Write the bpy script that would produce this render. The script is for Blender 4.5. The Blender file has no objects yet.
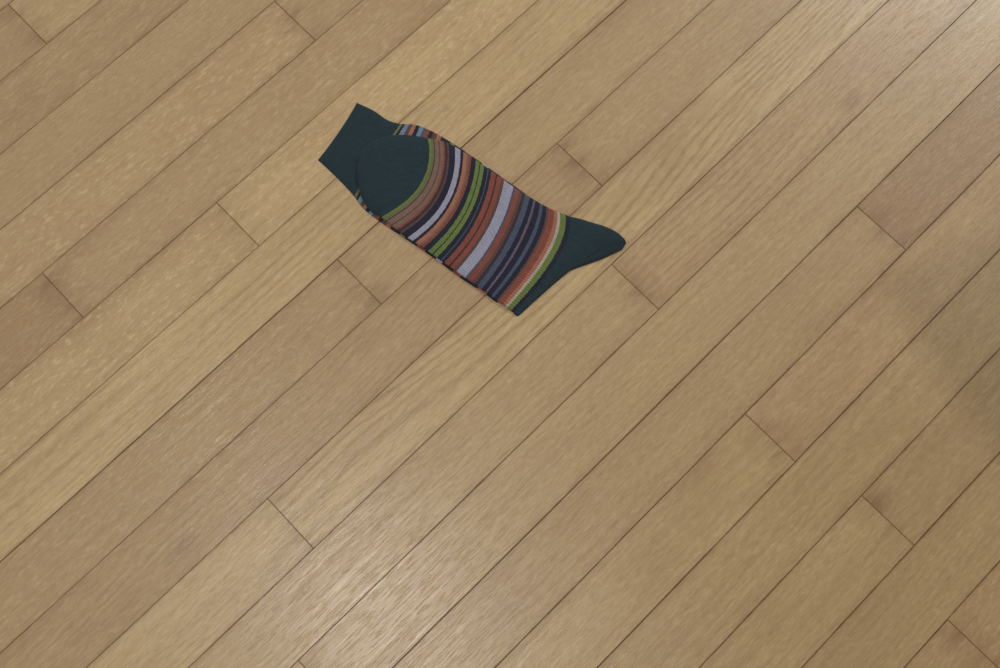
import bpy, math, random, numpy as np, bmesh
from mathutils import Matrix, Vector
random.seed(7)
S=bpy.context.scene
S.view_settings.view_transform='Standard'
W=0.057; PHI=.7737; OFF=-11.654      # board width, board direction, grid offset (m)
cp,sp=math.cos(PHI),math.sin(PHI)
def xy(u,v): return cp*u+sp*v, sp*u-cp*v

# ---- node helper ----
class N:
    def __init__(s,name):
        m=bpy.data.materials.new(name); m.use_nodes=True; s.m=m; s.t=m.node_tree; s.b=s.t.nodes['Principled BSDF']
    def n(s,typ,**k):
        x=s.t.nodes.new(typ)
        for a,v in k.items():
            setattr(x,a,v)
        return x
    def l(s,a,b): s.t.links.new(a,b)
    def math(s,op,a,b=None,c=None,clamp=False):
        x=s.n('ShaderNodeMath',operation=op); x.use_clamp=clamp
        for i,q in enumerate((a,b,c)):
            if q is None: continue
            if isinstance(q,(int,float)): x.inputs[i].default_value=q
            else: s.l(q,x.inputs[i])
        return x.outputs[0]
    def mix(s,f,a,b,bt='MIX'):
        x=s.n('ShaderNodeMix',data_type='RGBA',blend_type=bt)
        for i,q in ((0,f),(6,a),(7,b)):
            if isinstance(q,(int,float)): x.inputs[i].default_value=q
            elif isinstance(q,tuple): x.inputs[i].default_value=q
            else: s.l(q,x.inputs[i])
        return x.outputs[2]
    def comb(s,a,b,c=0.0):
        x=s.n('ShaderNodeCombineXYZ')
        for i,q in enumerate((a,b,c)):
            if isinstance(q,(int,float)): x.inputs[i].default_value=q
            else: s.l(q,x.inputs[i])
        return x.outputs[0]
    def noise(s,vec,detail=3,rough=.55,scale=1,dist=0):
        x=s.n('ShaderNodeTexNoise'); s.l(vec,x.inputs['Vector']); x.inputs['Scale'].default_value=scale
        x.inputs['Detail'].default_value=detail; x.inputs['Roughness'].default_value=rough; x.inputs['Distortion'].default_value=dist
        return x.outputs[0]
    def mr(s,v,a,b,c,d):
        x=s.n('ShaderNodeMapRange'); s.l(v,x.inputs[0])
        for i,q in enumerate((a,b,c,d)): x.inputs[i+1].default_value=q
        return x.outputs[0]
def lin(r,g,b):
    f=lambda c:((c/255+.055)/1.055)**2.4 if c>10 else c/255/12.92
    return (f(r),f(g),f(b),1.0)

# ---- wood ----  rnd = (tone 0 dark..1 light, grain strength, flake amount) ; off = random offsets
w=N('oak_varnished')
uvn=w.n('ShaderNodeUVMap'); uvn.uv_map='plank'; su=w.n('ShaderNodeSeparateXYZ'); w.l(uvn.outputs[0],su.inputs[0])
U,V=su.outputs[0],su.outputs[1]
an=w.n('ShaderNodeAttribute'); an.attribute_name='rnd'; sr=w.n('ShaderNodeSeparateColor'); w.l(an.outputs['Color'],sr.inputs[0])
tn,gs,fk=sr.outputs
ao=w.n('ShaderNodeAttribute'); ao.attribute_name='off'; so_=w.n('ShaderNodeSeparateColor'); w.l(ao.outputs['Color'],so_.inputs[0])
r1,r2,r3=so_.outputs
ah=w.n('ShaderNodeAttribute'); ah.attribute_name='half'; half=ah.outputs['Fac']
aj=w.n('ShaderNodeAttribute'); aj.attribute_name='joint'; jnt=aj.outputs['Fac']
u=w.math('MULTIPLY_ADD',r1,37.0,U); v=w.math('MULTIPLY_ADD',r2,3.7,V); z=w.math('MULTIPLY',r3,91.0)
def sc(a,b,zz=z): return w.comb(w.math('MULTIPLY',u,a),w.math('MULTIPLY',v,b),zz)
warp=w.noise(sc(2.2,10),1,.5)
warp2=w.noise(sc(12,60),3,.6)
vv=w.math('ADD',v,w.math('MULTIPLY_ADD',warp,.10,w.math('MULTIPLY',warp2,.006)))
ring=w.math('SINE',w.math('MULTIPLY',vv,2*math.pi/.0075))
ring=w.math('POWER',w.math('MULTIPLY_ADD',ring,.5,.5),2.4)
ring=w.math('MULTIPLY',ring,w.mr(w.noise(sc(5,40),3,.6),.35,.6,.1,1))
streak=w.noise(sc(4,330),4,.6)
streak2=w.noise(sc(1.6,70),3,.6)
pore=w.mr(w.noise(sc(55,900),2,.5),.55,.70,0,1)
speck=w.noise(sc(130,600),3,.65)
mott=w.noise(sc(10,24),4,.65)
stain=w.noise(sc(5,14),3,.6)
flake=w.mr(w.noise(sc(120,300),2,.5),.56,.68,0,1)
tone=w.mix(tn,lin(148,122,88),lin(194,168,122))
tone=w.mix(w.mr(r1,.45,1,0,.5),tone,lin(174,141,104))
c=w.mix(w.math('MULTIPLY',w.mr(streak,.3,.75,0,1),.30),tone,lin(138,110,74))
c=w.mix(w.mr(streak2,.42,.68,0,.22),c,lin(144,114,78))
c=w.mix(w.math('MULTIPLY',ring,w.mr(gs,0,1,.04,.50)),c,lin(132,104,68))
c=w.mix(w.math('MULTIPLY',pore,w.math('MULTIPLY_ADD',gs,.22,.10)),c,lin(104,78,50))
c=w.mix(w.mr(speck,.5,.72,0,.30),c,lin(136,107,72))
c=w.mix(w.mr(speck,.5,.30,0,.22),c,lin(208,184,144))
c=w.mix(w.mr(mott,.38,.68,0,.28),c,lin(150,120,84))
c=w.mix(w.mr(stain,.56,.72,0,.30),c,lin(140,109,73))
c=w.mix(w.math('MULTIPLY',flake,w.math('MULTIPLY_ADD',fk,.32,.05)),c,lin(208,184,142))
# small dark knots, rare
vk=w.n('ShaderNodeTexVoronoi'); vk.inputs['Scale'].default_value=1.0; w.l(sc(4,9),vk.inputs['Vector'])
knot=w.mr(vk.outputs['Distance'],.02,.09,.4,0)
c=w.mix(knot,c,lin(104,74,44))
# grime along joints
ev=w.math('SUBTRACT',W/2,w.math('ABSOLUTE',V)); eu=w.math('SUBTRACT',half,w.math('ABSOLUTE',U))
gn=w.noise(sc(14,60),3,.6)
gv=w.math('MULTIPLY',w.mr(ev,0,.0018,1,0),w.math('MULTIPLY',w.mr(gn,.36,.62,.15,.9),w.mr(jnt,0,1,.45,1.0)))
gv2=w.math('MULTIPLY',w.mr(ev,0,.007,.28,0),w.mr(gn,.4,.65,0,1))
gu=w.math('MULTIPLY',w.mr(eu,0,.0016,1,0),w.mr(gn,.3,.6,.25,.7))
gw=w.math('MULTIPLY',w.mr(eu,0,.025,1,0),w.mr(gn,.38,.68,0,.5))
g=w.math('MINIMUM',w.math('MAXIMUM',w.math('MAXIMUM',gv,gu),w.math('MAXIMUM',gw,gv2)),1.0)
c=w.mix(g,c,lin(100,64,38))
w.l(c,w.b.inputs['Base Color'])
w.l(w.mr(streak,.3,.7,.26,.36),w.b.inputs['Roughness'])
bp=w.n('ShaderNodeBump'); bp.inputs['Strength'].default_value=.22; bp.inputs['Distance'].default_value=.0006
w.l(w.math('ADD',w.math('MULTIPLY',pore,-.7),w.math('MULTIPLY_ADD',w.noise(sc(60,420),3,.6),.9,w.math('MULTIPLY',w.noise(sc(12,60),2,.5),2.5))),bp.inputs['Height'])
w.l(bp.outputs[0],w.b.inputs['Normal'])
w.b.inputs['Specular IOR Level'].default_value=.5
dk=N('joint_dirt'); dk.b.inputs['Base Color'].default_value=lin(74,48,28); dk.b.inputs['Roughness'].default_value=.9

# ---- floor: individually laid boards. row -> end-joint positions along the row (m) ----
rows={4:[.0712],3:[-.0804],6:[.112],8:[-.0693],7:[.3271],9:[.2803],11:[.4742],12:[.2663],14:[.2847],16:[.259],2:[.2403],-1:[.0608],10:[-.1368]}
tp=[(11,.56,(0,.5,.1)),(3,-.11,(.15,.4,.2)),(4,.13,(.95,.3,1)),(5,.36,(.9,.8,.3)),(8,.53,(.9,1,.2)),(7,.36,(.55,.4,.3)),(7,.31,(.4,.6,.1)),(2,.02,(.65,.2,.9)),(4,-.02,(.8,.2,1)),
 (6,.18,(.55,.4,.2)),(6,.06,(.45,.4,.4)),(8,-.12,(.75,.3,.3)),(10,.19,(.65,.4,.2)),(9,.31,(.7,.8,.2)),(9,.2,(.6,.3,.3)),(11,.08,(.55,.4,.25)),(13,.37,(.55,.3,.2)),(12,.2,(.75,.3,.2)),(12,.4,(.7,.3,.3)),
 (0,.12,(.35,.3,.4)),(1,.1,(.45,.3,.3)),(2,.3,(.5,.3,.3)),(14,.22,(.65,.5,.2)),(14,.33,(.45,.3,.2)),(3,.2,(.45,.2,.5)),(15,.2,(.55,.4,.3)),(16,.2,(.6,.3,.2))]
verts=[];faces=[];mats=[];uvs=[];rnds=[];halfs=[];offs=[];jts=[]
LIM=1.9
def keepclear(u,r):            # central area whose joints are all listed above
    for k in (0,.5,1):
        X,Y=xy(u,(r+k+OFF)*W)
        if -.06<Y<.59 and abs(X)<.425+.115*Y: return True
    return False
jdark={6:1,2:.5,9:.6,10:.65,11:.95,12:.85,13:.95,14:.9,15:1,16:.9,3:.5,4:.4,7:.35,8:.5}
for r in range(-22,42):
    js=sorted(rows.get(r,[]))
    if not js:
        js=[random.uniform(-1.2,1.2)]
        while keepclear(js[0],r): js=[js[0]+.07]
    def ext(x,sg):
        out=[]
        while abs(x)<LIM+.3:
            x+=sg*random.uniform(.45,1.1)
            while keepclear(x,r): x+=sg*.05
            out.append(x)
        return out
    allj=sorted(ext(js[0],-1)+js+ext(js[-1],1))
    v0=(r+OFF)*W; v1=v0+W
    d0=jdark.get(r,.45); d1=jdark.get(r+1,.45)
    for a,b in zip(allj,allj[1:]):
        if b<-LIM or a>LIM: continue
        a2,b2=max(a,-LIM),min(b,LIM)
        g0,g1=.00002+.00019*d0,.00002+.00019*d1; ch=.0003
        rc=(random.uniform(.3,.85),random.uniform(.1,.7)**1.3,random.random()**2)
        for rr,uu_,cc in tp:
            if rr==r and a<uu_<b: rc=cc
        ge=.0001
        hz=random.uniform(-.00008,.00008)
        L=[(0,-.004),(0,hz-.0003),(ch,hz)]
        base=len(verts); uc=(a+b)/2; vc=(v0+v1)/2
        loc=[]
        for gg,zz in L:
            e=gg+ge
            for (uu,v_) in ((a2+e,v0+g0+gg),(b2-e,v0+g0+gg),(b2-e,v1-g1-gg),(a2+e,v1-g1-gg)):
                X,Y=xy(uu,v_); verts.append((X,Y,zz)); loc.append((uu-uc,v_-vc,d0 if v_<vc else d1))
        fs=[(8,9,10,11)]
        for k in (0,4):
            for i in range(4):
                j=(i+1)%4; fs.append((k+i,k+j,k+4+j,k+4+i))
        o3=(random.random(),random.random(),random.random(),1)
        for f in fs:
            f=f[::-1]
            faces.append([base+i for i in f]); mats.append(0)
            uvs+= [loc[i][:2] for i in f]; jts+=[loc[i][2] for i in f]; rnds.append(rc); offs.append(o3); halfs.append((b-a)/2)
base=len(verts)
vlo,vhi=(-22+OFF)*W,(42+OFF)*W
for uu,v_ in ((-LIM,vlo),(LIM,vlo),(LIM,vhi),(-LIM,vhi)):
    X,Y=xy(uu,v_); verts.append((X,Y,-.002))
faces.append([base+3,base+2,base+1,base]); mats.append(1); uvs+=[(0,0)]*4; jts+=[0]*4; rnds.append((0,0,0)); offs.append((0,0,0,1)); halfs.append(1)
me=bpy.data.meshes.new('floor'); me.from_pydata(verts,[],faces)
me.materials.append(w.m); me.materials.append(dk.m)
me.polygons.foreach_set('material_index',mats)
ul=me.uv_layers.new(name='plank'); ul.data.foreach_set('uv',np.array(uvs,dtype=np.float32).ravel())
at=me.attributes.new('rnd','FLOAT_COLOR','FACE'); at.data.foreach_set('color',np.array([(*c_,1) for c_ in rnds],dtype=np.float32).ravel())
at=me.attributes.new('off','FLOAT_COLOR','FACE'); at.data.foreach_set('color',np.array(offs,dtype=np.float32).ravel())
at=me.attributes.new('half','FLOAT','FACE'); at.data.foreach_set('value',np.array(halfs,dtype=np.float32))
at=me.attributes.new('joint','FLOAT','CORNER'); at.data.foreach_set('value',np.array(jts,dtype=np.float32))
me.update()
fo=bpy.data.objects.new('floor',me); S.collection.objects.link(fo)

# ---- sock ----
TEAL=(34,51,57);NAVY=(34,36,50);LAV=(148,147,163);RUST=(126,70,58);ORG=(154,102,78);GRN=(100,116,60);BRN=(88,66,62);TAN=(120,94,82);SLATE=(70,79,98);CRM=(164,155,142);DBR=(60,46,50);OLV=(100,104,64);MAU=(98,84,98);BLU=(104,124,144)
def knit(name,stops):
    k=N(name); un=k.n('ShaderNodeUVMap'); un.uv_map='sock'; s_=k.n('ShaderNodeSeparateXYZ'); k.l(un.outputs[0],s_.inputs[0])
    rows_=k.noise(k.comb(k.math('MULTIPLY',s_.outputs[0],60.0),k.math('MULTIPLY',s_.outputs[1],70.0)),1,.5)
    uu=k.math('MULTIPLY_ADD',k.math('SUBTRACT',rows_,.5),.006,s_.outputs[0])
    def ramp(st):
        cr=k.n('ShaderNodeValToRGB'); cr.color_ramp.interpolation='CONSTANT'; k.l(uu,cr.inputs[0])
        e=cr.color_ramp.elements
        while len(e)>1: e.remove(e[0])
        e[0].position=0; e[0].color=lin(*st[0][1])
        for p,cc in st[1:]:
            x=e.new(p); x.color=lin(*cc)
        return cr.outputs[0]
    lo=[q for q in stops if q[0]<.5]; hi=[q for q in stops if q[0]>=.5]
    colr=ramp(lo) if not hi else k.mix(k.math('GREATER_THAN',uu,hi[0][0]),ramp(lo),ramp([(0,hi[0][1])]+hi[1:]))
    rib=k.math('MULTIPLY_ADD',k.math('SINE',k.math('MULTIPLY',s_.outputs[1],2*math.pi*52)),.5,.5)
    crs=k.math('MULTIPLY_ADD',k.math('SINE',k.math('MULTIPLY',s_.outputs[0],2*math.pi*190)),.5,.5)
    hgt=k.math('MULTIPLY_ADD',crs,.5,rib)
    fz=k.noise(k.comb(k.math('MULTIPLY',s_.outputs[0],40.0),k.math('MULTIPLY',s_.outputs[1],18.0)),4,.7)
    f=k.math('MULTIPLY',k.mr(hgt,0,1.5,.78,1.08),k.mr(fz,.3,.7,.86,1.14))
    col=k.mix(1.0,colr,k.comb(f,f,f),'MULTIPLY')
    k.l(col,k.b.inputs['Base Color']); k.b.inputs['Roughness'].default_value=.85
    k.b.inputs['Specular IOR Level'].default_value=.2; k.b.inputs['Sheen Weight'].default_value=.06
    b_=k.n('ShaderNodeBump'); b_.inputs['Strength'].default_value=.6; b_.inputs['Distance'].default_value=.0005
    k.l(hgt,b_.inputs['Height']); k.l(b_.outputs[0],k.b.inputs['Normal'])
    return k.m
sx=lambda x:.2+.6*(x-427)/140
top_st=[(0,TEAL)]+[(sx(x),c_) for x,c_ in ((427,GRN),(429.5,OLV),(431.5,DBR),(433,TAN),(437,BRN),(438.5,TAN),(441.5,RUST),(444,DBR),(446,BRN),(448.5,NAVY),(455,LAV),(460,NAVY),(462.5,ORG),(466.5,TAN),(468,RUST),(471,NAVY),(475.5,GRN),(479,NAVY),(480.5,GRN),(484,NAVY),(487,SLATE),(488.5,NAVY),(491,RUST),(496,DBR),(497.5,RUST),(501,BRN),(504,LAV),(512.5,SLATE),(514.5,RUST),(519,BRN),(522,DBR),(524.5,SLATE),(529,NAVY),(533,MAU),(535,NAVY),(539,SLATE),(542.5,NAVY),(546,BRN),(548,RUST),(553.5,ORG),(557,CRM),(559,GRN),(564.5,NAVY),(569,TEAL))]
m_top=knit('sock_knit_striped',top_st)
und=[(0,TEAL),(.2,OLV),(.212,NAVY),(.225,BLU),(.245,BRN),(.26,ORG),(.275,NAVY),(.29,BLU),(.305,SLATE),(.32,RUST),(.335,NAVY),(.35,BRN),(.37,ORG),(.39,NAVY),(.43,GRN),(.45,NAVY),(.5,RUST),(.53,NAVY),(.57,LAV),(.59,NAVY),(.64,RUST),(.67,NAVY),(.74,ORG),(.77,NAVY)]
m_und=knit('sock_knit_leg',und)

def catmull(P,t):
    n=len(P); i=min(int(t),n-2); f=t-i
    p0=P[max(i-1,0)];p1=P[i];p2=P[i+1];p3=P[min(i+2,n-1)]
    if i==0: p0=2*p1-p2
    if i==n-2: p3=2*p2-p1
    return .5*((2*p1)+(p2-p0)*f+(2*p0-5*p1+4*p2-p3)*f*f+(3*p1-p0-3*p2+p3)*f**3)
SV=[];SF=[];SUV=[];SM=[]
def layer(ss,txt,thick,basef,mat,nu,nv,endr0,endr1,seed,wr):
    P=[np.array([s]+[float(q)*1e-4 for q in row.split()]) for s,row in zip(ss,txt.split(';'))]
    rs=np.random.RandomState(seed); ph=rs.rand(6)*6.28
    base=len(SV)
    for i in range(nu+1):
        t=i/nu*(len(P)-1); q=catmull(P,t); s=q[0]; T,M,B=q[1:3],q[3:5],q[5:7]
        for j in range(nv+1):
            v_=.5-.5*math.cos(math.pi*j/nv)
            p=T*(2*(v_-.5)*(v_-1))+M*(-4*v_*(v_-1))+B*(2*v_*(v_-.5))
            prof=max(0,1-abs(2*v_-1)**6)**.5
            e0=min(1,i/nu/endr0) if endr0 else 1; e1=min(1,(1-i/nu)/endr1) if endr1 else 1
            en=(1-(1-e0)**2)**.5*(1-(1-e1)**2)**.5
            wv=wr*(math.sin(s*38+3*v_+ph[0])*.5+math.sin(s*17-7*v_+ph[1])+.6*math.sin(s*70+11*v_+ph[2])+.35*math.sin(s*130-6*v_+ph[3]))*prof
            zb=basef(s)
            zt=zb+(thick*prof+wv)*en+.0002
            SV.append((p[0],p[1],zt)); SV.append((p[0],p[1],zb))
            SUV.append((s,v_)); SUV.append((s,v_))
    def id(i,j,b): return base+2*(i*(nv+1)+j)+b
    for i in range(nu):
        for j in range(nv):
            SF.append((id(i,j,0),id(i,j+1,0),id(i+1,j+1,0),id(i+1,j,0))); SM.append(mat)
            SF.append((id(i,j,1),id(i+1,j,1),id(i+1,j+1,1),id(i,j+1,1))); SM.append(mat)
        for j in (0,nv):
            SF.append((id(i,j,0),id(i+1,j,0),id(i+1,j,1),id(i,j,1)) if j==0 else (id(i,j,0),id(i,j,1),id(i+1,j,1),id(i+1,j,0))); SM.append(mat)
    for i in (0,nu):
        for j in range(nv):
            SF.append((id(i,j,0),id(i,j,1),id(i,j+1,1),id(i,j+1,0)) if i==0 else (id(i,j,0),id(i,j+1,0),id(i,j+1,1),id(i,j,1))); SM.append(mat)
# outlines in 0.1 mm floor coordinates: top-edge xy, middle xy, bottom-edge xy for each cross-section
leg='-1325 4580 -1478 4295 -1656 4023;-1168 4500 -1357 4187 -1526 3898;-1048 4412 -1228 4071 -1406 3774;-930 4373 -1137 4023 -1322 3679;-794 4363 -991 3927 -1230 3556;-649 4304 -829 3850 -1094 3444;-458 4187 -630 3688 -896 3304;-295 4071 -469 3584 -709 3174;-115 3936 -291 3453 -523 3036;63 3802 -114 3341 -356 2908;240 3669 45 3220 -182 2790;372 3575 150 3156 -51 2691'
foot='-1305 3965 -1303 3908 -1301 3850;-1264 4100 -1266 3869 -1260 3679;-1177 4187 -1149 3831 -1213 3585;-1035 4246 -997 3812 -1167 3528;-855 4255 -854 3802 -1131 3500;-683 4226 -729 3793 -1077 3472;-494 4177 -559 3679 -897 3322;-295 4051 -407 3566 -710 3193;-124 3926 -255 3453 -533 3064;45 3793 -96 3350 -374 2945;223 3669 71 3239 -199 2817;408 3556 307 3174 -34 2691;566 3490 464 3100 78 2610;680 3462 534 3063 130 2574;794 3425 595 3045 200 2646;908 3387 718 3100 331 2808;995 3341 859 3174 524 2954;1055 3285 1009 3201 849 3082;1080 3238 1071 3220 1043 3174'
layer([0,.07,.14,.2,.27,.34,.44,.52,.6,.68,.76,.8],leg,.0016,lambda s:.0002,1,200,30,.012,.02,3,.00014)
def fb(s):
    k=min(1,max(0,(s-.76)/.08)); k=k*k*(3-2*k); return .0018*(1-k)+.0002
layer([0,.03,.07,.12,.16]+[sx(x) for x in (427,448,470,489,508,528,549,567)]+[.83,.86,.9,.94,.975,1],foot,.0024,fb,0,320,40,.03,.03,5,.00032)
sm=bpy.data.meshes.new('sock'); sm.from_pydata(SV,[],SF); sm.materials.append(m_top); sm.materials.append(m_und)
sm.polygons.foreach_set('material_index',SM)
ul=sm.uv_layers.new(name='sock')
li=np.empty(len(sm.loops),dtype=np.int32); sm.loops.foreach_get('vertex_index',li)
ul.data.foreach_set('uv',np.array(SUV,dtype=np.float32)[li].ravel())
sm.polygons.foreach_set('use_smooth',[True]*len(SF)); sm.update()
so=bpy.data.objects.new('sock',sm); S.collection.objects.link(so)

# ---- unseen table added right of the view so its corner shades the floor ----
LP=Vector((-.35,.02,2.5)); TH=.70
def tabpt(x,y): s_=Vector((x,y,0)); return LP+(s_-LP)*(1-TH/LP.z)
c0=tabpt(.335,.290); d1=(tabpt(.408,.158)-c0); d1.z=0; d1.normalize(); d2=Vector((-d1.y,d1.x,0))
if d2.x<0: d2=-d2
def box(bm,o,a,b,la,lb,z0,z1):
    vs=[bm.verts.new(o+a*i*la+b*j*lb) for i,j in ((0,0),(1,0),(1,1),(0,1))]
    for v_ in vs: v_.co.z=z0
    vt=[bm.verts.new((v_.co.x,v_.co.y,z1)) for v_ in vs]
    bm.faces.new(vs);bm.faces.new(vt)
    for i in range(4): bm.faces.new((vs[i],vs[(i+1)%4],vt[(i+1)%4],vt[i]))
bm=bmesh.new(); LA,LB=.9,.6
box(bm,c0,d1,d2,LA,LB,TH-.02,TH)
for i,j in ((.62,.03),(LA-.07,.03),(.62,LB-.07),(LA-.07,LB-.07)):
    box(bm,c0+d1*i+d2*j,d1,d2,.04,.04,.0005,TH-.02)
bmesh.ops.recalc_face_normals(bm,faces=bm.faces)
tm=bpy.data.meshes.new('shadow_caster_table'); bm.to_mesh(tm)
tw=N('dark_wood'); tw.b.inputs['Base Color'].default_value=lin(96,72,50); tm.materials.append(tw.m)
to=bpy.data.objects.new('shadow_caster_table',tm); S.collection.objects.link(to)

# ---- camera ----
cd=bpy.data.cameras.new('camera'); co=bpy.data.objects.new('camera',cd); S.collection.objects.link(co); S.camera=co
cd.sensor_width=36; cd.lens=40.496; cd.clip_start=.01
co.matrix_world=Matrix([[1,0,.0026,0],[.00065,.96834,-.24963,0],[-.00252,.24963,.96834,.9363],[0,0,0,1]])

# ---- lights ----
def area(name,loc,size,e,col,tgt=(0,0,0)):
    l=bpy.data.lights.new(name,'AREA'); l.shape='DISK'; l.size=size; l.energy=e; l.color=col
    o=bpy.data.objects.new(name,l); o.location=loc; S.collection.objects.link(o)
    o.rotation_euler=(Vector(tgt)-Vector(loc)).to_track_quat('-Z','Y').to_euler()
area('ceiling_lamp',LP,.09,11.5,(1,.96,.92),(-.3,.1,0))
area('window_light',(1.7,2.6,2.2),.9,50,(.95,.97,1))
wd=bpy.data.worlds.new('room'); S.world=wd; wd.use_nodes=True
wd.node_tree.nodes['Background'].inputs[0].default_value=(1,.98,.96,1); wd.node_tree.nodes['Background'].inputs[1].default_value=.55
